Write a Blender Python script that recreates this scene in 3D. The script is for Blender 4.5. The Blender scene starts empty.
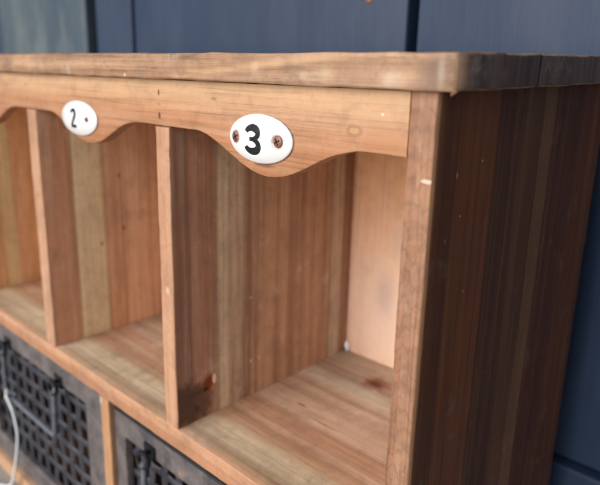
import bpy, bmesh, math, random
from mathutils import Vector, noise
random.seed(7)
S = bpy.context.scene
COL = S.collection
R = math.radians

# ------------------------------------------------------------------ helpers
def lin(c):
    r = []
    for v in c:
        v /= 255.0
        r.append(v / 12.92 if v <= 0.04045 else ((v + 0.055) / 1.055) ** 2.4)
    return (r[0], r[1], r[2], 1.0)

class NT:
    """small node builder"""
    def __init__(s, name):
        s.m = bpy.data.materials.new(name); s.m.use_nodes = True
        s.t = s.m.node_tree
        s.b = s.t.nodes['Principled BSDF']
        s.co = s.t.nodes.new('ShaderNodeTexCoord').outputs['Object']
        x = s.t.nodes.new('ShaderNodeSeparateXYZ'); s.link(s.co, x.inputs[0])
        s.xyz = x.outputs
    def link(s, a, b): s.t.links.new(a, b)
    def put(s, sock, v):
        if isinstance(v, (int, float)): sock.default_value = v
        elif isinstance(v, tuple): sock.default_value = v
        else: s.link(v, sock)
    def math(s, op, a, b=0.0, c=None, clamp=False):
        n = s.t.nodes.new('ShaderNodeMath'); n.operation = op; n.use_clamp = clamp
        s.put(n.inputs[0], a); s.put(n.inputs[1], b)
        if c is not None: s.put(n.inputs[2], c)
        return n.outputs[0]
    def mapping(s, scale, loc=(0, 0, 0), vec=None):
        n = s.t.nodes.new('ShaderNodeMapping')
        n.inputs['Scale'].default_value = scale; n.inputs['Location'].default_value = loc
        s.link(vec or s.co, n.inputs['Vector']); return n.outputs[0]
    def noise(s, scale=(1, 1, 1), loc=(0, 0, 0), detail=4, rough=.55, dist=0., vec=None):
        n = s.t.nodes.new('ShaderNodeTexNoise')
        n.inputs['Scale'].default_value = 1; n.inputs['Detail'].default_value = detail
        n.inputs['Roughness'].default_value = rough; n.inputs['Distortion'].default_value = dist
        s.link(s.mapping(scale, loc, vec), n.inputs['Vector']); return n.outputs['Fac']
    def rng(s, v, a, b, c=0., d=1., smooth=False):
        n = s.t.nodes.new('ShaderNodeMapRange'); n.clamp = True
        if smooth: n.interpolation_type = 'SMOOTHSTEP'
        s.put(n.inputs['Value'], v)
        for k, q in zip(('From Min', 'From Max', 'To Min', 'To Max'), (a, b, c, d)): n.inputs[k].default_value = q
        return n.outputs[0]
    def mix(s, f, a, b, mode='MIX'):
        n = s.t.nodes.new('ShaderNodeMix'); n.data_type = 'RGBA'; n.blend_type = mode
        s.put(n.inputs[0], f); s.put(n.inputs[6], a); s.put(n.inputs[7], b)
        return n.outputs[2]
    def bump(s, h, strength, dist):
        n = s.t.nodes.new('ShaderNodeBump'); n.inputs['Strength'].default_value = strength
        n.inputs['Distance'].default_value = dist
        s.link(h, n.inputs['Height']); s.link(n.outputs[0], s.b.inputs['Normal'])

def wood(name, grain, across, strips, marks=(), seed=0., contrast=1., wear=.3, rough=.5,
         pale=(214, 196, 176), dark=(70, 42, 28), bumpd=.0004, warp=.004, figure=.35, coat=0., streak=.45, spec=.38, tint=(1, 1, 1), grime=.4, curl=0., soft=.004, joint=.86):
    """grain: axis index the fibres run along; strips: [(start, sRGB)] over the 'across' axis, mostly one glued
    stave each; marks: (centre(3), radii(3), sRGB, softness, strength) knots, nail slots, chips, tone patches and a painted highlight"""
    k = NT(name)
    along = [0, 0, 0]
    def sc(a, b):                                  # a across the fibres, b along them
        v = [a, a, a]; v[grain] = b; return tuple(v)
    off = (seed * 3.1, seed * 1.7, seed * 2.3)
    wn = k.noise(sc(14, 3), off, 2)
    w = k.math('MULTIPLY', k.math('SUBTRACT', wn, .5), warp)
    pos = k.math('ADD', k.xyz[across], w)
    lo, hi = strips[0][0], strips[-1][0] + .05
    t = k.rng(pos, lo, hi)
    r = k.t.nodes.new('ShaderNodeValToRGB'); r.color_ramp.interpolation = 'LINEAR'
    cr = r.color_ramp; els = []
    for i, (p, c) in enumerate(strips):
        q = (p - lo) / (hi - lo)
        if i:
            pc = strips[i - 1][1]; j = tuple((a + b2) * .5 * joint for a, b2 in zip(c, pc))
            els.append((max(q - soft, 0), lin(pc))); els.append((q, lin(j))); els.append((q + soft, lin(c)))
        else: els.append((q, lin(c)))
    while len(cr.elements) < len(els): cr.elements.new(.5)
    for e, (p, c) in zip(cr.elements, els): e.position = p; e.color = c
    k.link(t, r.inputs[0]); col = r.outputs[0]
    # growth rings cut lengthwise: distorted bands
    big = k.noise(sc(30, 1.6), off, 3, .5, .6)
    rings = k.math('SINE', k.math('MULTIPLY', k.math('ADD', big, k.math('MULTIPLY', k.xyz[across], 1.2)), 62.))
    rings = k.rng(rings, -1, 1, 0, 1)
    f1 = k.noise(sc(650, 10), off, 6, .75)            # fine fibres
    f2 = k.noise(sc(130, 3.5), off, 4, .6, .3)      # broader streaks
    f3 = k.noise(sc(26, 12), off, 4, .6)            # tone drift
    dk, pl = lin(dark), lin(pale)
    col = k.mix(k.math('MULTIPLY', rings, figure * .55 * contrast), col, k.mix(.55, col, dk))
    col = k.mix(k.rng(f2, .5, .72, 0, streak * contrast), col, dk)
    col = k.mix(k.rng(f2, .5, .28, 0, streak * .7 * contrast), col, pl)
    col = k.mix(k.rng(f1, .52, .72, 0, .75 * contrast), col, dk)
    col = k.mix(k.rng(f1, .46, .28, 0, .30 * contrast), col, pl)
    col = k.mix(k.rng(f3, .52, .75, 0, .38), col, k.mix(.5, col, dk))
    # scuffs and greyed wear
    s1 = k.noise((38, 38, 38), (9 + seed, 2, 5), 6, .72)
    s2 = k.noise((160, 160, 160), (1, 7 + seed, 3), 4, .7)
    scf = k.math('MULTIPLY', k.rng(s1, .55, .74), k.rng(s2, .4, .62))
    col = k.mix(k.math('MULTIPLY', scf, wear), col, lin((222, 208, 194)))
    col = k.mix(k.math('MULTIPLY', k.rng(s1, .45, .27), wear * .8), col, lin((96, 74, 62)))
    g1 = k.noise((34, 34, 34), (4, seed, 8), 7, .75, .4); g2 = k.noise(sc(300, 40), (seed, 5, 5), 4, .7)
    g = k.math('MULTIPLY', k.rng(g1, .47, .68), k.rng(g2, .35, .62, .25, 1.))
    col = k.mix(k.math('MULTIPLY', g, grime), col, k.mix(.55, col, lin((88, 76, 72))))
    g3 = k.noise((85, 85, 85), (seed, 1, 9), 6, .7, .6)
    col = k.mix(k.rng(g3, .5, .7, 0, grime * .8), col, k.mix(.45, col, lin((92, 66, 52))))
    if curl:
        wv = k.math('SINE', k.math('ADD', k.math('MULTIPLY', k.xyz[grain], 620.), k.math('MULTIPLY', k.noise((150, 150, 70), (0, 0, seed), 4, .6), 22.)))
        col = k.mix(k.math('MULTIPLY', k.rng(wv, .1, .9), curl), col, k.mix(.4, col, lin((90, 66, 54))))
    # pores: short dark dashes
    p1 = k.noise(sc(900, 60), (2, 4, seed), 2, .5)
    col = k.mix(k.rng(p1, .68, .78, 0, .5), col, dk)
    wob = k.noise((120, 120, 120), (3, 1, seed), 3, .6)
    hgt = k.math('ADD', k.math('MULTIPLY', f1, .7), k.math('MULTIPLY', s2, .25))
    for (c, rad, mc, soft, stg) in marks:
        d = None
        for a in range(3):
            e = k.math('DIVIDE', k.math('SUBTRACT', k.xyz[a], float(c[a])), float(rad[a]))
            e = k.math('MULTIPLY', e, e); d = e if d is None else k.math('ADD', d, e)
        d = k.math('SQRT', d)
        d = k.math('ADD', d, k.math('MULTIPLY', k.math('SUBTRACT', wob, .5), .9))
        f = k.rng(d, 1 - soft, 1 + soft * .4, stg, 0, True)
        col = k.mix(f, col, lin(mc))
    if tint != (1, 1, 1): col = k.mix(1.0, col, tint + (1.0,), 'MULTIPLY')
    k.link(col, k.b.inputs['Base Color'])
    k.link(k.rng(s1, .3, .7, rough - .08, rough + .14), k.b.inputs['Roughness'])
    k.b.inputs['Specular IOR Level'].default_value = spec
    if coat: k.b.inputs['Coat Weight'].default_value = coat; k.b.inputs['Coat Roughness'].default_value = .3
    k.bump(hgt, .6, bumpd)
    return k.m

def metal(name, base, base2, rust=.3, rough=.5, met=.6, scale=60., rustc=(150, 84, 48)):
    k = NT(name)
    n1 = k.noise((scale,) * 3, (1, 2, 3), 6, .7); n2 = k.noise((scale * 3.5,) * 3, (5, 2, 1), 4, .7)
    n3 = k.noise((scale * .8,) * 3, (8, 8, 1), 6, .75)
    col = k.mix(k.rng(n1, .35, .65), lin(base), lin(base2))
    col = k.mix(k.rng(n2, .55, .75, 0, .5), col, lin((60, 58, 60)))
    col = k.mix(k.math('MULTIPLY', k.rng(n3, .6, .68), rust), col, lin(rustc))
    k.link(col, k.b.inputs['Base Color'])
    k.b.inputs['Metallic'].default_value = met
    k.link(k.rng(n1, .3, .7, rough - .1, rough + .15), k.b.inputs['Roughness'])
    k.bump(n2, .35, .0004)
    return k.m

def link_obj(name, bm, mat, parent=None, smooth=True):
    bmesh.ops.recalc_face_normals(bm, faces=bm.faces)
    me = bpy.data.meshes.new(name); bm.to_mesh(me); bm.free()
    if smooth:
        for p in me.polygons: p.use_smooth = True
        me.set_sharp_from_angle(angle=R(38))
    o = bpy.data.objects.new(name, me); COL.objects.link(o)
    for m in (mat if isinstance(mat, (list, tuple)) else [mat]): me.materials.append(m)
    if parent is not None:
        o.parent = parent
        if parent.type == 'EMPTY': o.location = -parent.location
    return o

def thing(name, label, cat, loc, group=None):
    o = bpy.data.objects.new(name, None); COL.objects.link(o); o.location = loc
    o.empty_display_size = .03
    o['label'] = label; o['category'] = cat
    if group: o['group'] = group
    return o

def board_bm(lo, hi, bev=.0009, seg=2, step=.006, amp=.00035, seed=0., cham=None):
    """a sawn board: bevelled box, sliced along its length and worn a little out of true"""
    bm = bmesh.new()
    bmesh.ops.create_cube(bm, size=1)
    lo, hi = Vector(lo), Vector(hi); c = (lo + hi) / 2; d = hi - lo
    for v in bm.verts: v.co = Vector((c[i] + v.co[i] * d[i] for i in range(3)))
    if bev: bmesh.ops.bevel(bm, geom=list(bm.edges), offset=bev, segments=seg, profile=.6, affect='EDGES')
    for a in range(3):
        n = int(d[a] / step)
        if n < 4: continue
        n = min(n, 60)
        no = Vector((0, 0, 0)); no[a] = 1
        for i in range(1, n):
            p = Vector(lo); p[a] = lo[a] + d[a] * i / n
            bmesh.ops.bisect_plane(bm, geom=bm.verts[:] + bm.edges[:] + bm.faces[:], plane_co=p, plane_no=no)
    if amp:
        for v in bm.verts:
            q = v.co * 45 + Vector((seed, seed * 2, 0)); w = v.co * 190 + Vector((0, seed, 3))
            edge = sum(1 for i in range(3) if min(abs(v.co[i] - lo[i]), abs(v.co[i] - hi[i])) < bev * 1.2)
            v.co += noise.noise_vector(q) * amp * .6 + noise.noise_vector(w) * amp * (.75 if edge > 1 else .12)
    return bm

def tube(bm, pts, r, n=10, cap=True, closed=False):
    pts = [Vector(p) for p in pts]; rings = []
    N = len(pts); up = Vector((0, 1, 0))
    for i, p in enumerate(pts):
        a = pts[(i - 1) % N] if (closed or i) else p
        b = pts[(i + 1) % N] if (closed or i < N - 1) else p
        t = (b - a).normalized()
        u = up - t * up.dot(t)
        if u.length < 1e-3: u = Vector((1, 0, 0)) - t * t.x
        u.normalize(); w = t.cross(u); up = u
        rr = r[i] if isinstance(r, list) else r
        rings.append([bm.verts.new(p + (u * math.cos(2 * math.pi * j / n) + w * math.sin(2 * math.pi * j / n)) * rr) for j in range(n)])
    for i in range(N if closed else N - 1):
        A, B = rings[i], rings[(i + 1) % N]
        for j in range(n): bm.faces.new((A[j], A[(j + 1) % n], B[(j + 1) % n], B[j]))
    if cap and not closed:
        bm.faces.new(rings[0]); bm.faces.new(rings[-1][::-1])

# ------------------------------------------------------------------ dimensions (metres; origin = top right front corner of carcass)
XS, DR, DL, ER, EL, FR, FL = -.0118, -.172, -.185, -.341, -.3565, -.5125, -.5245
ZS, ZSB, ZB, ZG = -.223, -.238, -.3985, -.4135
YB, YR, T = .176, .1816, .0141
VT = .009                                            # valance thickness
LL, LR = -.271, -.259

# ------------------------------------------------------------------ materials
FC = (197, 143, 104)
M = {}
M['valance'] = wood('valance_wood', 0, 2, [(-.06, (190, 132, 92)), (-.036, (198, 142, 104)), (-.024, (204, 150, 112)), (-.0145, (212, 168, 130)), (-.006, (216, 176, 138))],
    marks=[((-.1795, 0, -.0075), (.0011, .02, .0021), (70, 48, 36), .4, .8), ((-.1793, 0, -.0205), (.0012, .02, .0022), (70, 48, 36), .4, .85),
           ((-.1795, 0, -.0140), (.002, .02, .0012), (120, 84, 62), .8, .4),
           ((-.0385, 0, -.0178), (.0052, .02, .0030), (160, 112, 80), .5, .75), ((-.0385, 0, -.0178), (.0030, .02, .0017), (205, 168, 128), .4, .7),
           ((-.0925, 0, -.0388), (.0075, .02, .0014), (105, 70, 52), .6, .75), ((-.1305, 0, -.0088), (.0028, .02, .0012), (140, 100, 80), .6, .6),
           ((-.0245, 0, -.0100), (.0008, .02, .0006), (235, 222, 205), .4, .9),
           ((-.352, 0, -.0085), (.0012, .02, .0010), (90, 62, 46), .5, .7), ((-.352, 0, -.0190), (.0012, .02, .0010), (90, 62, 46), .5, .6)],
    tint=(.86, .83, .80), seed=1, wear=.3, contrast=.72, grime=.55, figure=.5, streak=.3, warp=.014, soft=.05, joint=.99)
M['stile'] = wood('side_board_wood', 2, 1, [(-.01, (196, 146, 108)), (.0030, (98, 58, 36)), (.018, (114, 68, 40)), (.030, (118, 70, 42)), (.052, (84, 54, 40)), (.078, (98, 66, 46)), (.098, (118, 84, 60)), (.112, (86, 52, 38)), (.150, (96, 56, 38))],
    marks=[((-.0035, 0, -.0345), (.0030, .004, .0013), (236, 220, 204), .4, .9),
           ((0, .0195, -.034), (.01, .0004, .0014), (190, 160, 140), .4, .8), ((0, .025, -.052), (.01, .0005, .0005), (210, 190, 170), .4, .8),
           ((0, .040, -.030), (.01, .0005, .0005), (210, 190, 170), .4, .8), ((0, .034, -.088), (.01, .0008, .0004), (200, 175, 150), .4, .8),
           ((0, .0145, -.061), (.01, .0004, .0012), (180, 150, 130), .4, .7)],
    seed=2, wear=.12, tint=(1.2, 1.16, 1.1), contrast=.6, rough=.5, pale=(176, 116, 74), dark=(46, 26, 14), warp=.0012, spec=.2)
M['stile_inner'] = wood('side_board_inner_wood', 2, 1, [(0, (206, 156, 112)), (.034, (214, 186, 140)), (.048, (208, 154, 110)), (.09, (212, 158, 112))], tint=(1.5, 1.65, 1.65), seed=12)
M['edge'] = wood('divider_edge_wood', 2, 0, [(-.6, (206, 160, 130)), (-.3, (206, 158, 128))], tint=(.86, .83, .80), grime=.7, seed=3, contrast=.55, wear=.35,
    marks=[((-.178, 0, -.128), (.0022, .004, .003), (225, 200, 182), .6, .7)])
M['stile_front'] = wood('side_board_front_wood', 2, 0, [(-.03, (188, 136, 104)), (-.008, (194, 144, 112))], tint=(.72, .68, .66), seed=4, curl=.55, grime=.8, contrast=.8, wear=.35, figure=.9,
    marks=[((-.0020, 0, -.0345), (.0034, .01, .0010), (238, 222, 206), .4, .95), ((-.0058, 0, -.012), (.004, .01, .006), (150, 108, 82), .8, .4)])
M['div_b'] = wood('divider_right_wood', 2, 1, [(0, (128, 86, 66)), (.012, (150, 102, 78)), (.0355, (190, 162, 130)), (.0465, (174, 144, 116)), (.0605, (128, 84, 60)),
        (.0655, (172, 132, 104)), (.072, (166, 124, 94)), (.104, (158, 116, 88)), (.118, (168, 126, 98)), (.150, (178, 154, 130)), (.166, (140, 96, 72))],
    marks=[((-.172, .013, -.2095), (.02, .0180, .0185), (66, 38, 27), .38, .8), ((-.172, .003, -.2075), (.02, .0145, .0165), (70, 42, 30), .45, .65), ((-.172, .017, -.2030), (.02, .012, .0026), (60, 38, 34), .9, .6),
           ((-.172, .0268, -.1990), (.02, .0062, .0068), (104, 38, 14), .5, .95), ((-.172, .0245, -.2025), (.02, .0022, .0016), (28, 12, 8), .4, .9),
           ((-.172, .0322, -.1975), (.02, .0018, .0040), (214, 176, 144), .35, .9), ((-.172, .031, -.2035), (.02, .0024, .0022), (160, 96, 66), .4, .8),
           ((-.172, .017, -.214), (.02, .0024, .0024), (40, 26, 30), .5, .7),
           ((-.172, .066, -.196), (.02, .0008, .0016), (212, 190, 166), .5, .7), ((-.172, .074, -.196), (.02, .0008, .0016), (212, 190, 166), .5, .7),
           ((-.172, .066, -.148), (.02, .001, .0012), (200, 176, 150), .5, .5)],
    tint=(1.32, 1.5, 1.68), dark=(92, 60, 42), soft=.014, grime=.7, seed=5, wear=.3, contrast=1.0, pale=(186, 160, 132), warp=.0030, streak=.5)
M['div_a'] = wood('divider_left_wood', 2, 1, [(0, (168, 116, 86)), (.027, (198, 170, 132)), (.0545, (184, 134, 102)), (.072, (196, 148, 116)), (.1, (188, 138, 106))],
    marks=[((-.341, .070, -.0855), (.02, .0016, .0022), (120, 60, 34), .5, .7), ((-.341, .072, -.1320), (.02, .0018, .0026), (110, 56, 34), .5, .8),
           ((-.341, .050, -.142), (.02, .0015, .0024), (120, 66, 40), .5, .7)],
    tint=(1.68, 1.76, 1.8), soft=.01, grime=.6, dark=(96, 60, 42), seed=6, wear=.2, contrast=.8, streak=.35)
M['shelf'] = wood('shelf_wood', 0, 1, [(-.001, (200, 150, 118)), (.0018, (168, 138, 108)), (.008, (200, 178, 148)), (.033, (178, 134, 104)), (.043, (190, 152, 124)), (.054, (176, 130, 102)),
        (.066, (184, 152, 128)), (.094, (176, 144, 122)), (.118, (186, 172, 152)), (.134, (148, 124, 106)), (.150, (156, 134, 116))],
    marks=[((-.1195, .146, -.223), (.0125, .0105, .02), (116, 62, 42), .6, .85), ((-.1195, .145, -.223), (.0060, .0050, .02), (72, 34, 24), .6, .85),
           ((-.137, .083, -.223), (.006, .0012, .02), (92, 58, 42), .7, .8), ((-.11, .075, -.223), (.012, .0012, .02), (120, 74, 52), .7, .6)],
    tint=(1.42, 1.5, 1.55), soft=.03, joint=.96, grime=.6, dark=(90, 58, 42), seed=7, wear=.45, contrast=.8, pale=(206, 186, 160), warp=.010, streak=.45)
M['shelf_front'] = wood('shelf_front_wood', 0, 2, [(-.26, (204, 150, 116)), (-.230, (210, 160, 126))], tint=(.86, .83, .80), grime=.75, seed=8, contrast=.6, wear=.45)
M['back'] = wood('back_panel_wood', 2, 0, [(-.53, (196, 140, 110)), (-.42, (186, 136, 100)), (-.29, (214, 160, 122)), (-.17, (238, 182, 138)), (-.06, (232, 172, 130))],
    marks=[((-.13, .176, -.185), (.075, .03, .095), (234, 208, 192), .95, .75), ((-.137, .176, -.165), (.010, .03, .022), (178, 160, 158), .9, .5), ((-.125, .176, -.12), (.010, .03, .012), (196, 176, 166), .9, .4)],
    seed=9, contrast=.6, wear=.3, dark=(140, 90, 66), warp=.01)
M['top'] = wood('top_board_wood', 0, 2, [(-.01, (188, 146, 116)), (.004, (198, 158, 126))],
    marks=[((-.018, -.0055, .0040), (.0062, .006, .0042), (216, 196, 176), .95, .6), ((-.052, -.0055, .0062), (.0055, .006, .0032), (210, 186, 160), .95, .5),
           ((-.064, -.0055, .0050), (.0030, .006, .0022), (216, 190, 164), .9, .5), ((-.094, -.0055, .0066), (.0030, .006, .0032), (218, 194, 168), .9, .5),
           ((-.034, -.0055, .0050), (.0130, .006, .0050), (150, 112, 88), .9, .5), ((-.142, -.0055, .0012), (.0050, .006, .0016), (96, 74, 62), .9, .7),
           ((-.1455, -.0055, .0118), (.0060, .006, .0014), (110, 84, 70), .9, .6), ((.0010, -.0055, .007), (.0100, .008, .012), (112, 92, 82), .95, .75), ((.0035, -.0055, .007), (.0016, .008, .007), (196, 180, 168), .9, .5),  # narrow pale mark: edge highlight painted into the corner's colour
           ((.0103, .030, .006), (.004, .004, .004), (120, 92, 76), .9, .6), ((.0103, .0625, .006), (.004, .0007, .02), (14, 10, 10), .4, .95),
           ((.0103, .0, .007), (.004, .005, .006), (170, 140, 116), .9, .6),
           ((-.205, -.0055, .0018), (.0016, .006, .0010), (235, 215, 190), .5, .8)] + [((-.140 + .0135 * i, -.0055, .0020 + .0098 * (i / 6) ** .75), (.0165, .006, .0013), (232, 192, 152), .95, .38) for i in range(7)]
           + [((-.128 + .016 * i, -.0055, .0016 + .0070 * (i / 5) ** .75), (.016, .006, .0018), (128, 96, 78), .95, .25) for i in range(6)],
    tint=(.86, .83, .80), grime=.9, curl=.15, seed=10, contrast=.85, wear=.55, figure=1.0, warp=.006, rough=.5)
M['top_end'] = wood('top_board_end_grain', 2, 1, [(-.02, (96, 74, 64)), (.0625, (106, 86, 76))],  # end grain, its dark colour also carries the shade of this side
    marks=[((.0103, .0625, .006), (.004, .0009, .02), (14, 10, 10), .4, .95), ((.0103, .030, .006), (.004, .004, .003), (120, 92, 76), .9, .6),
           ((.0103, -.003, .007), (.006, .006, .012), (170, 136, 110), .9, .7)],
    seed=20, contrast=1.0, wear=.4, pale=(150, 132, 122), dark=(34, 26, 24), bumpd=.0008)
M['rail'] = wood('bottom_board_wood', 0, 2, [(-.45, (198, 156, 122)), (-.40, (204, 162, 128))], seed=11, contrast=.6)
M['drawer_div'] = wood('drawer_divider_wood', 2, 0, [(-.3, (206, 158, 118)), (-.265, (200, 150, 110))], tint=(.86, .83, .80), seed=13, contrast=.5, wear=.5,
    marks=[((-.2715, 0, -.2425), (.003, .01, .0035), (240, 228, 214), .5, .9)])
M['tray'] = wood('drawer_tray_wood', 0, 2, [(-.45, (110, 70, 40)), (-.3, (186, 122, 64))], seed=14, contrast=.6, wear=.1)  # lighter upper part: light through the mesh put into the colour
M['frame'] = metal('worn_zinc_sheet', (128, 120, 119), (76, 72, 78), rust=.6, rough=.5, met=.3, scale=50, rustc=(196, 150, 122))
M['mesh'] = metal('dull_steel_strip', (84, 85, 95), (54, 55, 64), rust=.45, rough=.42, met=.55, scale=120, rustc=(96, 60, 38))
M['iron'] = metal('dark_iron', (46, 48, 54), (30, 31, 36), rust=.15, rough=.38, met=.6, scale=150)
M['rod'] = metal('handle_steel', (124, 128, 140), (90, 94, 104), rust=.1, rough=.4, met=.3, scale=150)
M['copper'] = metal('rusted_screw', (150, 108, 92), (120, 78, 62), rust=.6, rough=.5, met=.35, scale=500, rustc=(110, 56, 38))
M['slot'] = metal('screw_recess', (48, 34, 30), (34, 24, 22), rust=.3, rough=.7, met=.1, scale=500)

k = NT('white_enamel')
n = k.noise((90, 90, 90), (0, 0, 0), 4, .6); n2 = k.noise((700, 700, 700), (2, 0, 0), 3, .6)
c = k.mix(k.rng(n, .45, .75, 0, .35), lin((228, 229, 232)), lin((214, 215, 219)))
c = k.mix(k.rng(n2, .66, .72, 0, .5), c, lin((190, 180, 170)))
for sx in (-.1102, -.0810):
    dx = k.math('SUBTRACT', k.xyz[0], sx); dz = k.math('SUBTRACT', k.xyz[2], -.0262)
    d = k.math('SQRT', k.math('ADD', k.math('MULTIPLY', dx, dx), k.math('MULTIPLY', dz, dz)))
    d = k.math('ADD', d, k.math('MULTIPLY', k.math('SUBTRACT', n2, .5), .0016))
    c = k.mix(k.rng(d, .0029, .0040, .75, 0), c, lin((128, 92, 76)))
k.link(c, k.b.inputs['Base Color']); k.b.inputs['Roughness'].default_value = .16
k.b.inputs['Coat Weight'].default_value = .5; k.b.inputs['Coat Roughness'].default_value = .06
k.bump(n, .3, .0004); M['enamel'] = k.m
k = NT('enamel_rim')
n = k.noise((400, 400, 400), (0, 0, 0), 4, .6)
k.link(k.mix(k.rng(n, .4, .7), lin((200, 192, 188)), lin((120, 84, 70))), k.b.inputs['Base Color']); k.b.inputs['Roughness'].default_value = .4
M['enamel_rim'] = k.m
k = NT('black_enamel')
n = k.noise((600, 600, 600), (0, 0, 0), 4, .6)
k.link(k.mix(k.rng(n, .55, .8), lin((24, 26, 32)), lin((74, 76, 84))), k.b.inputs['Base Color']); k.b.inputs['Roughness'].default_value = .25
M['black'] = k.m
k = NT('white_cord')
n = k.noise((900, 900, 300), (0, 0, 0), 4, .6)
k.link(k.mix(n, lin((236, 238, 242)), lin((206, 210, 218))), k.b.inputs['Base Color']); k.b.inputs['Roughness'].default_value = .6
M['cord'] = k.m

def blue_paint(name, a, b, worn):
    k = NT(name)
    n1 = k.noise((9, 9, 2.2), (1, 2, 3), 5, .6); n2 = k.noise((160, 160, 10), (3, 3, 3), 4, .6); n3 = k.noise((26, 26, 7), (7, 1, 0), 5, .7)
    col = k.mix(k.rng(n1, .35, .65), lin(a), lin(b))
    col = k.mix(k.rng(n2, .5, .8, 0, .3), col, lin((34, 44, 60)))
    col = k.mix(k.math('MULTIPLY', k.rng(n3, .45, .62), worn), col, lin((112, 118, 120)))
    k.link(col, k.b.inputs['Base Color'])
    k.link(k.rng(n1, .3, .7, 0.46, .60), k.b.inputs['Roughness']); k.b.inputs['Specular IOR Level'].default_value = .3
    k.bump(k.math('ADD', n2, k.math('MULTIPLY', n3, .6)), .4, .0008)
    return k.m
M['blue'] = blue_paint('slate_blue_paint', (38, 53, 79), (43, 59, 84), .05)
M['blue_pale'] = blue_paint('pale_slate_blue_paint', (60, 76, 90), (74, 87, 96), .5)  # paler, greyer blue with random grey patches
M['blue_deep'] = blue_paint('deep_blue_paint', (34, 58, 88), (40, 62, 92), .0)

k = NT('pale_concrete')
n = k.noise((18, 18, 18), (0, 0, 0), 8, .7); n2 = k.noise((300, 300, 300), (0, 0, 0), 4, .7)
c = k.mix(k.rng(n, .35, .7), lin((176, 174, 168)), lin((158, 155, 150)))
c = k.mix(k.rng(n2, .6, .75, 0, .5), c, lin((120, 116, 110)))
k.link(c, k.b.inputs['Base Color']); k.b.inputs['Roughness'].default_value = .8; k.bump(n2, .4, .001)
M['floor'] = k.m

# ------------------------------------------------------------------ setting
WY = .225
bm = bmesh.new()
bmesh.ops.create_grid(bm, x_segments=8, y_segments=8, size=6)
for v in bm.verts: v.co.z = ZG - .0005
fl = link_obj('ground', bm, M['floor']); fl['kind'] = 'structure'

wall = thing('boarded_wall', 'slate blue painted wall of wide upright boards behind the wooden cabinet', 'wall', (-.6, WY, ZG))
gaps = [(-2.0, .006), (-1.52, .006), (-1.22, .006), (-.920, .012), (-.6408, .015), (-.5471, .009), (-.1608, .009), (.24, .008), (.62, .008), (1.02, .008), (1.5, .008)]
for i in range(len(gaps) - 1):
    x0 = gaps[i][0] + gaps[i][1] / 2; x1 = gaps[i + 1][0] - gaps[i + 1][1] / 2
    mat = M['blue_pale'] if abs((x0 + x1) / 2 + .78) < .03 else M['blue']
    dy = {3: -.004, 4: .002}.get(i, 0)
    b = board_bm((x0, WY + dy, -.268), (x1, WY + .016, 1.5), bev=.0025, seg=3, step=.2, amp=.0004, seed=i)
    o = link_obj('board', b, mat, wall)
    if mat == M['blue_pale']: o['label'] = 'paler, greyer blue board'
b = board_bm((-2.0, WY + .017, ZG), (1.5, WY + .030, 1.5), bev=0, step=9, amp=0)
link_obj('backing', b, M['blue_deep'], wall)
b = board_bm((-2.0, WY - .007, ZG), (1.5, WY + .016, -.2705), bev=.003, seg=3, step=.3, amp=.0006, seed=3)
link_obj('skirting', b, M['blue'], wall)
bm = bmesh.new(); bmesh.ops.create_uvsphere(bm, u_segments=16, v_segments=10, radius=.0032)
for v in bm.verts: v.co = Vector((-.2028 + v.co.x, WY + v.co.y * .4, .0580 + v.co.z))
o = link_obj('nail_head', bm, M['copper'], wall)

# ------------------------------------------------------------------ cabinet
cab = thing('wooden_cabinet', 'old reddish brown wooden pigeonhole cabinet with a scalloped front, number plates and two mesh drawers', 'cabinet', (-.262, .09, ZG))

def two_mat(o, mat, test):
    o.data.materials.append(mat); idx = len(o.data.materials) - 1
    for p in o.data.polygons:
        if test(p): p.material_index = idx

# top board: thicker rounded corner at the right front
bm = board_bm((-.535, -.0055, .0002), (.0103, .196, T), bev=.0016, seg=3, step=.007, amp=.0006, seed=5)
for v in bm.verts:                                   # the right front corner is worn round
    dx = v.co.x - .0103 + .007; dy = -.0055 + .007 - v.co.y
    if dx > 0 and dy > 0:
        l = math.hypot(dx, dy)
        if l > .007: s = .007 / l; v.co.x -= dx * (1 - s); v.co.y += dy * (1 - s)
top = link_obj('top_board', bm, M['top'], cab)
two_mat(top, M['top_end'], lambda p: p.normal.x > .75)
bm = bmesh.new(); bmesh.ops.create_cone(bm, cap_ends=True, segments=6, radius1=.0011, radius2=.0001, depth=.0026)
for v in bm.verts: v.co = Vector((.0072 + v.co.x * 1.6 - v.co.z * .5, -.0022 + v.co.y, -.0004 - v.co.z * .7))
link_obj('splinter', bm, M['stile_front'], cab)

# side boards
def side(x0, x1, seed, outer):
    bm = board_bm((x0, 0, ZB), (x1, YR, 0), bev=.0008, step=.007, amp=.00045, seed=seed)
    o = link_obj('side_board', bm, M['stile_inner'], cab)
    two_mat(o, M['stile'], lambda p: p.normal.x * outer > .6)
    two_mat(o, M['stile_front'], lambda p: p.normal.y < -.35)
    return o
side(XS, 0, 1, 1); side(FL, FL + .012, 9, -1)

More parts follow.
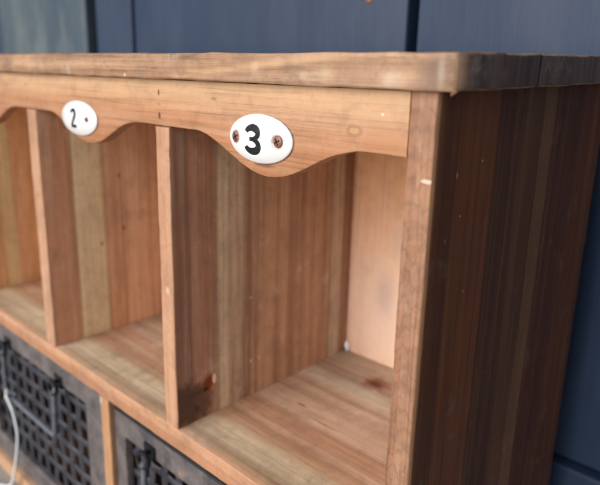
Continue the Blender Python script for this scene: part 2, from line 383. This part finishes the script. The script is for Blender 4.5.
# dividers (notched behind the valance), with their front edges in edge wood
def divider(x0, x1, mat, seed):
    bm = bmesh.new()
    prof = [(.0006, ZS + .0002), (YB - .0002, ZS + .0002), (YB - .0002, -.0002), (VT + .0004, -.0002), (VT + .0004, -.0268), (.0006, -.0268)]
    a = [bm.verts.new((x0, y, z)) for y, z in prof]; b = [bm.verts.new((x1, y, z)) for y, z in prof]
    bm.faces.new(a); bm.faces.new(b[::-1])
    for i in range(6): bm.faces.new((a[i], b[i], b[(i + 1) % 6], a[(i + 1) % 6]))
    bmesh.ops.bevel(bm, geom=[e for e in bm.edges if all(v.co.y < .001 for v in e.verts)], offset=.0007, segments=2, profile=.6, affect='EDGES')
    for i in range(1, 34):
        bmesh.ops.bisect_plane(bm, geom=bm.verts[:] + bm.edges[:] + bm.faces[:], plane_co=(0, 0, ZS + i * .0058), plane_no=(0, 0, 1))
    for v in bm.verts:
        v.co.x += noise.noise(v.co * 14 + Vector((seed, 0, 0))) * .0006
        if v.co.y < .002: v.co += noise.noise_vector(v.co * 170 + Vector((seed, 0, 0))) * .00028
    o = link_obj('divider', bm, mat, cab)
    two_mat(o, M['edge'], lambda p: p.normal.y < -.35)
    return o
divider(DL, DR, M['div_b'], 3); divider(EL, ER, M['div_a'], 8)

# shelf and bottom board
o = link_obj('shelf', board_bm((FL + .0122, 0, ZSB), (XS - .0002, YB - .0002, ZS), bev=.0010, step=.008, amp=.00045, seed=4), M['shelf'], cab)
two_mat(o, M['shelf_front'], lambda p: p.normal.y < -.35)
link_obj('bottom_board', board_bm((FL, -.003, ZG), (0, YR, ZB - .0002), bev=.0012, step=.01, amp=.0005, seed=6), M['rail'], cab)
link_obj('drawer_divider', board_bm((LL, .0, ZB), (LR, YB - .0002, ZSB - .0002), bev=.0009, step=.008, amp=.0005, seed=7), M['drawer_div'], cab)
link_obj('back_panel', board_bm((FL + .0122, YB, ZB), (XS - .0002, YR - .0006, -.0002), bev=0, step=.03, amp=0), M['back'], cab)

# scalloped valance
def vz(x):
    z = -.0262
    for c in (-.0905, -.2615, -.4325):
        d = abs(x - c)
        if d < .058: z -= .0183 * .5 * (1 + math.cos(math.pi * d / .058))
    return z + noise.noise(Vector((x * 60, 0, 0))) * .0004 + noise.noise(Vector((x * 260, 3, 0))) * .00018
bm = bmesh.new()
N = 260; x0, x1 = FL + .0122, XS - .00025; rows = []
for i in range(N + 1):
    x = x0 + (x1 - x0) * i / N; zb = vz(x); e = .0009
    zs = [zb + (-.0003 - zb) * t for t in (.25, .5, .75, 1)]
    ring = [(x, e * .0, zb + e)] + [(x, 0, z) for z in zs] + [(x, VT, -.0003), (x, VT, zb + e), (x, VT - e, zb), (x, e, zb), (x, e * .3, zb + e * .3)]
    rows.append([bm.verts.new((px, py + noise.noise(Vector((px * 30, 0, pz * 80))) * .0002, pz)) for px, py, pz in ring])
for i in range(N):
    A, B = rows[i], rows[i + 1]; m = len(A)
    for j in range(m): bm.faces.new((A[j], A[(j + 1) % m], B[(j + 1) % m], B[j]))
bm.faces.new(rows[0]); bm.faces.new(rows[-1][::-1])
link_obj('valance', bm, M['valance'], cab)

# crumb of old glue in the back corner of the right pigeonhole
bm = bmesh.new(); bmesh.ops.create_icosphere(bm, subdivisions=3, radius=.0022)
for v in bm.verts:
    v.co *= 1 + .5 * noise.noise(v.co * 500); v.co = Vector((-.1695, YB - .0018, ZS + .0045)) + Vector((v.co.x, v.co.y, v.co.z * 1.9))
link_obj('glue_blob', bm, M['cord'], cab)

# ------------------------------------------------------------------ number plates
def plate(cx, cz, a, b, tilt, glyph, screws, label):
    bm = bmesh.new(); NS = 64
    H = .0032; E = .0011
    def dome(u, v):
        r2 = min((u / a) ** 2 + (v / b) ** 2, 1)
        y = E + H * (1 - r2 ** 1.35)
        for sx, sr in screws:
            d = math.hypot(u - sx, v) / .0036
            if d < 1: y -= .0006 * (1 - d * d)
        return y
    ct, st = math.cos(tilt), math.sin(tilt)
    def P(u, v, y): return Vector((cx + u * ct - v * st, -y, cz + u * st + v * ct))
    rings = []
    for r, y in [(1.0, .0001), (1.0, E * .75), (.992, E)]:
        rings.append([bm.verts.new(P(a * r * math.cos(t * 2 * math.pi / NS), b * r * math.sin(t * 2 * math.pi / NS), y)) for t in range(NS)])
    for r in [1 - .97 * i / 26 for i in range(1, 27)]:
        rings.append([bm.verts.new(P(a * r * math.cos(t * 2 * math.pi / NS), b * r * math.sin(t * 2 * math.pi / NS),
                     dome(a * r * math.cos(t * 2 * math.pi / NS), b * r * math.sin(t * 2 * math.pi / NS)))) for t in range(NS)])
    for A, B in zip(rings, rings[1:]):
        for j in range(NS): bm.faces.new((A[j], A[(j + 1) % NS], B[(j + 1) % NS], B[j]))
    bm.faces.new(rings[-1]); bm.faces.new(rings[0][::-1])
    pl = link_obj('number_plate', bm, M['enamel'], cab)
    two_mat(pl, M['enamel_rim'], lambda p: abs(p.normal.y) < .3)
    pl['label'] = label
    # numeral: a ribbon of varying width laid on the enamel
    bm = bmesh.new()
    for path in glyph:
        L = []
        for i, (u, v, w) in enumerate(path):
            u0, v0, _ = path[max(i - 1, 0)]; u1, v1, _ = path[min(i + 1, len(path) - 1)]
            t = Vector((u1 - u0, v1 - v0)).normalized(); nrm = Vector((-t.y, t.x))
            row = []
            for s in (-1, -.5, 0, .5, 1):
                q = Vector((u, v)) + nrm * w * s * .5
                row.append(bm.verts.new(P(q.x, q.y, dome(q.x, q.y) + .00012)))
            L.append(row)
        for A, B in zip(L, L[1:]):
            for j in range(4): bm.faces.new((A[j], A[j + 1], B[j + 1], B[j]))
    ext = bmesh.ops.extrude_face_region(bm, geom=bm.faces[:])
    for g in ext['geom']:
        if isinstance(g, bmesh.types.BMVert): g.co.y += .00018
    link_obj('number', bm, M['black'], pl)
    for sx, sr in screws:
        bm = bmesh.new(); bmesh.ops.create_uvsphere(bm, u_segments=24, v_segments=14, radius=1)
        y0 = dome(sx, 0)
        for v in bm.verts:
            q = Vector(v.co); v.co = P(sx + q.x * sr, q.y * sr, y0 + q.z * .0009)
        o = link_obj('screw', bm, M['copper'], pl)
        for ang in (.5, .5 + math.pi / 2):
            b2 = bmesh.new(); bmesh.ops.create_cube(b2, size=1)
            for v in b2.verts:
                l, w = v.co.x * sr * 1.15, v.co.y * .0007
                v.co = P(sx + l * math.cos(ang) - w * math.sin(ang), l * math.sin(ang) + w * math.cos(ang), y0 + .00075 + v.co.z * .0005)
            bmj = bmesh.new(); bmj.from_mesh(o.data)
            me2 = bpy.data.meshes.new('tmp'); b2.to_mesh(me2); b2.free(); bmj.from_mesh(me2)
            for f in bmj.faces[-6:]: f.material_index = 1
            bmj.to_mesh(o.data); bmj.free(); bpy.data.meshes.remove(me2)
        o.data.materials.append(M['slot'])
    return pl

def arc(cx, cy, rx, ry, a0, a1, n, w0, w1, wm):
    out = []
    for i in range(n + 1):
        t = i / n; a = R(a0 + (a1 - a0) * t)
        w = w0 * (1 - t) + w1 * t + (wm - (w0 + w1) / 2) * math.sin(math.pi * t)
        out.append((cx + rx * math.cos(a), cy + ry * math.sin(a), w))
    return out
mm = .001
three = [[(u * mm * 1.42 - .0022, v * mm - .0003, w * mm * 1.2) for u, v, w in
          arc(0, 3.1, 2.9, 2.7, 168, -78, 26, 2.0, 1.5, 2.9)],
         [(u * mm * 1.42 - .0022, v * mm - .0003, w * mm * 1.2) for u, v, w in
          arc(0, -2.8, 3.2, 2.95, 82, -166, 28, 1.5, 2.1, 3.0)],
         [(u * mm * 1.42 - .0022, v * mm - .0003, w * mm * 1.2) for u, v, w in [(-1.1, .25, 1.6), (0, .27, 1.7), (.9, .25, 1.7)]]]
two = [[(u * mm * 1.25 - .0022, v * mm * 1.1 - .0002, w * mm * 2.1) for u, v, w in
        arc(0, 2.9, 2.3, 2.3, 165, -10, 20, .9, 1.3, 1.1) + [(1.9, 1.4, 1.2), (1.2, .2, 1.1), (.2, -1.3, 1.0), (-1.0, -3.0, .95), (-2.1, -4.6, .9)]],
       [(u * mm * 1.25 - .0022, v * mm * 1.1 - .0002, w * mm * 2.1) for u, v, w in [(-2.6, -4.6, 1.0), (-1, -4.65, 1.1), (1, -4.65, 1.1), (3.0, -4.5, 1.0)]]]
plate(-.0950, -.0262, .0220, .0120, 0.0, three, [(-.0152, .0030), (.0140, .0030)], 'white enamel oval plate with a bold black 3')
plate(-.2722, -.0283, .0240, .0117, 0.0, two, [(.0140, .0017)], 'rounder white enamel plate with a thin black 2')

# ------------------------------------------------------------------ drawers with woven steel strip fronts
def drawer(x0, x1, ztop, y0, lx0, lx1, lz0, lz1, ph, pitch, bail, seed, label):
    # wooden tray
    bm = bmesh.new()
    def box(lo, hi):
        r = bmesh.ops.create_cube(bm, size=1)
        for v in r['verts']: v.co = Vector(((lo[i] + hi[i]) / 2 + v.co[i] * (hi[i] - lo[i]) for i in range(3)))
    zb = ZB + .001; yb = YB - .004; t = .006
    box((x0 + .001, y0 + .008, zb), (x1 - .001, yb, zb + t))
    box((x0 + .001, y0 + .008, zb + t), (x0 + .001 + t, yb, ztop - .006)); box((x1 - .001 - t, y0 + .008, zb + t), (x1 - .001, yb, ztop - .006))
    box((x0 + .001 + t, yb - t, zb + t), (x1 - .001 - t, yb, ztop - .006))
    d = link_obj('drawer', bm, M['tray'], cab, smooth=False); d['label'] = label
    # sheet frame: four mitre-less strips joined, with a rolled top lip
    b = bmesh.new()
    outer = [(x0, zb), (x1, zb), (x1, ztop), (x0, ztop)]; inner = [(lx0, lz0), (lx1, lz0), (lx1, lz1), (lx0, lz1)]
    n = 22
    def sub(P):
        o = []
        for i in range(4):
            a, c = P[i], P[(i + 1) % 4]
            o += [(a[0] + (c[0] - a[0]) * j / n, a[1] + (c[1] - a[1]) * j / n) for j in range(n)]
        return o
    O, I = sub(outer), sub(inner); K = 5
    def lay(f, y):
        return [b.verts.new((o[0] * (1 - f) + i[0] * f, y + noise.noise(Vector((o[0] * 60 + seed, f * 3, o[1] * 60))) * .0006, o[1] * (1 - f) + i[1] * f)) for o, i in zip(O, I)]
    L = [lay(0, y0 + .006), lay(0, y0 + .0008), lay(.04, y0)] + [lay(j / K, y0) for j in range(1, K)] + [lay(.97, y0), lay(1, y0 + .0008), lay(1, y0 + .006)]
    L.append(L[0])
    for A, B in zip(L, L[1:]):
        m = len(A)
        for j in range(m): b.faces.new((A[j], A[(j + 1) % m], B[(j + 1) % m], B[j]))
    link_obj('front_frame', b, M['frame'], d)
    b = bmesh.new()
    tube(b, [(x0 + .002 + (x1 - x0 - .004) * i / 30, y0 + .0012, ztop + .0014 + noise.noise(Vector((i * .6, seed, 0))) * .0004) for i in range(31)], .0017, 8)
    link_obj('rim_wire', b, M['iron'], d)
    # woven strips
    b = bmesh.new()
    wv, wh, th, amp = .0079, .0065, .0010, .00045
    yc = y0 + .0062
    xs = []; x = lx1 - ph[0]
    while x > lx0: xs.append(x); x -= pitch[0]
    zs = []; z = lz1 - ph[1]
    while z > lz0: zs.append(z); z -= pitch[1]
    def strip(fn, s0, s1, vert, w, jit):
        m = max(int(abs(s1 - s0) / .0014), 2); prev = None
        for i in range(m + 1):
            s = s0 + (s1 - s0) * i / m; y = fn(s)
            c = jit + noise.noise(Vector((s * 60, jit * 300, seed))) * .0005
            q = []
            for (a, dy) in ((-.5, .3), (-.3, -.7), (.3, -.7), (.5, .3), (.3, .7), (-.3, .7)):
                off = c + a * w
                q.append(b.verts.new((off, y + dy * th, s) if vert else (s, y + dy * th, off)))
            if prev:
                for j in range(6): b.faces.new((prev[j], prev[(j + 1) % 6], q[(j + 1) % 6], q[j]))
            else: b.faces.new(q)
            prev = q
        b.faces.new(prev[::-1])
    for i, x in enumerate(xs):
        strip(lambda s, i=i: yc + amp * math.cos(math.pi * (s - zs[0]) / pitch[1]) * (1 if i % 2 else -1), lz0 - .002, lz1 + .002, True, wv, x)
    for j, z in enumerate(zs):
        strip(lambda s, j=j: yc - amp * math.cos(math.pi * (s - xs[0]) / pitch[0]) * (-1 if j % 2 == 0 else 1) * (1), lx0 - .002, lx1 + .002, False, wh, z)
    link_obj('wire_mesh', b, M['mesh'], d)
    # bail handle hanging from two eyes
    (hx0, hx1, hz, hb) = bail
    b = bmesh.new(); yo = y0 - .0055; pts = []
    rr = .006
    pts.append((hx1, yo + .002, hz + .001)); pts.append((hx1, yo, hz - .006))
    for k_ in range(1, 10): pts.append((hx1 + (-.0040) * 1.0 * k_ / 10, yo, hz - .006 + (hb + rr - hz + .006) * k_ / 10))
    sx = hx1 - .0040
    for k_ in range(7): a = math.pi / 2 * k_ / 6; pts.append((sx - rr + rr * math.cos(a), yo, hb + rr - rr * math.sin(a)))
    for k_ in range(1, 8): pts.append((sx - rr + (hx0 + rr - sx + rr) * k_ / 8, yo, hb))
    for k_ in range(7): a = math.pi / 2 * k_ / 6; pts.append((hx0 + rr - rr * math.sin(a), yo, hb + rr - rr * math.cos(a)))
    for k_ in range(1, 9): pts.append((hx0 + (.003) * k_ / 8, yo, hb + rr + (hz - hb - rr) * k_ / 8))
    tube(b, pts, .0024, 10)
    link_obj('handle', b, M['rod'], d)
    for hx in (hx0 + .003, hx1):
        b = bmesh.new()
        tube(b, [(hx + .0050 * math.cos(2 * math.pi * i / 20), yo - .0008 + .001 * math.cos(2 * math.pi * i / 20), hz + .0012 + .0058 * math.sin(2 * math.pi * i / 20)) for i in range(20)], .0019, 8, closed=True)
        tube(b, [(hx, yo + .0006, hz + .006), (hx, y0 + .008, hz + .007)], .0019, 8)
        r = bmesh.ops.create_cube(b, size=1)
        for v in r['verts']: v.co = Vector((hx + v.co.x * .013, y0 - .0006 + v.co.y * .0014, hz + .0055 + v.co.z * .011))
        link_obj('handle_eye', b, M['iron'], d)
    return d
drawer(FL + .0125, LL - .0008, -.2404, .0020, -.4955, -.2990, -.3745, -.2585, (.0089, .0135), (.0176, .0174), (-.4500, -.3430, -.2610, -.3090), 1,
       'drawer with the white cord on its handle')
drawer(LR + .0008, XS - .0010, -.2462, .0040, -.2435, -.0300, -.3745, -.2645, (.0070, .0150), (.0166, .0168), (-.0700, -.1990, -.2660, -.3170) if False else (-.2135, -.0800, -.2655, -.3170), 2,
       'drawer with a dark gap above its worn frame')

# ------------------------------------------------------------------ cord tied to the left drawer's handle
b = bmesh.new(); ctrl = [(-.4440, -.0050, -.3020), (-.4390, -.0080, -.3060), (-.4225, -.0100, -.3140), (-.4150, -.0105, -.3331), (-.4205, -.0105, -.3564), (-.4350, -.0110, -.3924), (-.4450, -.0130, -.4080), (-.4620, -.0200, -.4112), (-.50, -.045, -.4114)]
pts = []
def cr(p0, p1, p2, p3, t): return [.5 * ((2 * p1[i]) + (-p0[i] + p2[i]) * t + (2 * p0[i] - 5 * p1[i] + 4 * p2[i] - p3[i]) * t * t + (-p0[i] + 3 * p1[i] - 3 * p2[i] + p3[i]) * t ** 3) for i in range(3)]
for i in range(len(ctrl) - 1):
    p = [ctrl[max(i - 1, 0)], ctrl[i], ctrl[i + 1], ctrl[min(i + 2, len(ctrl) - 1)]]
    for j in range(10): pts.append(cr(*p, j / 10))
org = Vector(pts[0])
pts = [Vector(p) for p in pts]
tube(b, pts, .0013, 10)
tube(b, [(-.4440 + a * .00022, -.0035 + .0036 * math.cos(a * .628), -.3085 + .0036 * math.sin(a * .628)) for a in range(22)], .0013, 8)
cord = link_obj('cord', b, M['cord'])
cord['label'] = 'thin white cord tied to the left mesh drawer handle and hanging to the ground'; cord['category'] = 'cord'

# ------------------------------------------------------------------ camera
cx, cy, cz, yaw, pitch, roll, f, px, py = 0.1286, -0.21722, 0.01134, 0.80133, -0.27021, 0.00697, 636.388, 259.55, 235.148
cam = bpy.data.cameras.new('camera'); co = bpy.data.objects.new('camera', cam); COL.objects.link(co)
F = Vector((-math.sin(yaw) * math.cos(pitch), math.cos(yaw) * math.cos(pitch), math.sin(pitch)))
r_ = Vector((math.cos(yaw), math.sin(yaw), 0)); u_ = r_.cross(F)
r2 = math.cos(roll) * r_ + math.sin(roll) * u_; u2 = r2.cross(F)
from mathutils import Matrix
co.matrix_world = Matrix(((r2.x, u2.x, -F.x, cx), (r2.y, u2.y, -F.y, cy), (r2.z, u2.z, -F.z, cz), (0, 0, 0, 1)))
cam.sensor_fit = 'HORIZONTAL'; cam.sensor_width = 36; cam.lens = 36 * f / 600
cam.shift_x = (300 - px) / 600; cam.shift_y = (py - 242.5) / 600
cam.clip_start = .01; cam.clip_end = 100
cam.dof.use_dof = True
cam.dof.focus_distance = (Vector((-.09, 0, -.03)) - Vector((cx, cy, cz))).dot(F)
cam.dof.aperture_fstop = 9.0
S.camera = co

# ------------------------------------------------------------------ light: soft daylight from the front, a little to the left
AZ, EL_ = 9, 21                                     # degrees left of the cabinet's front normal, elevation
d = Vector((-math.sin(R(AZ)) * math.cos(R(EL_)), -math.cos(R(AZ)) * math.cos(R(EL_)), math.sin(R(EL_))))
sun = bpy.data.lights.new('sun', 'SUN'); so = bpy.data.objects.new('sun', sun); COL.objects.link(so)
so.rotation_euler = d.to_track_quat('Z', 'Y').to_euler(); so.location = d * 3
sun.energy = 3.0; sun.angle = R(54); sun.color = (1, .965, .92)
W = bpy.data.worlds.new('World'); S.world = W; W.use_nodes = True
nt = W.node_tree; sk = nt.nodes.new('ShaderNodeTexSky'); sk.sky_type = 'NISHITA'; sk.sun_disc = False
sk.sun_elevation = R(EL_); sk.sun_rotation = math.atan2(d.x, d.y)
nt.links.new(sk.outputs[0], nt.nodes['Background'].inputs[0]); nt.nodes['Background'].inputs[1].default_value = .05
S.view_settings.view_transform = 'Standard'; S.view_settings.look = 'None'; S.view_settings.gamma = 1
S.view_settings.exposure = .48
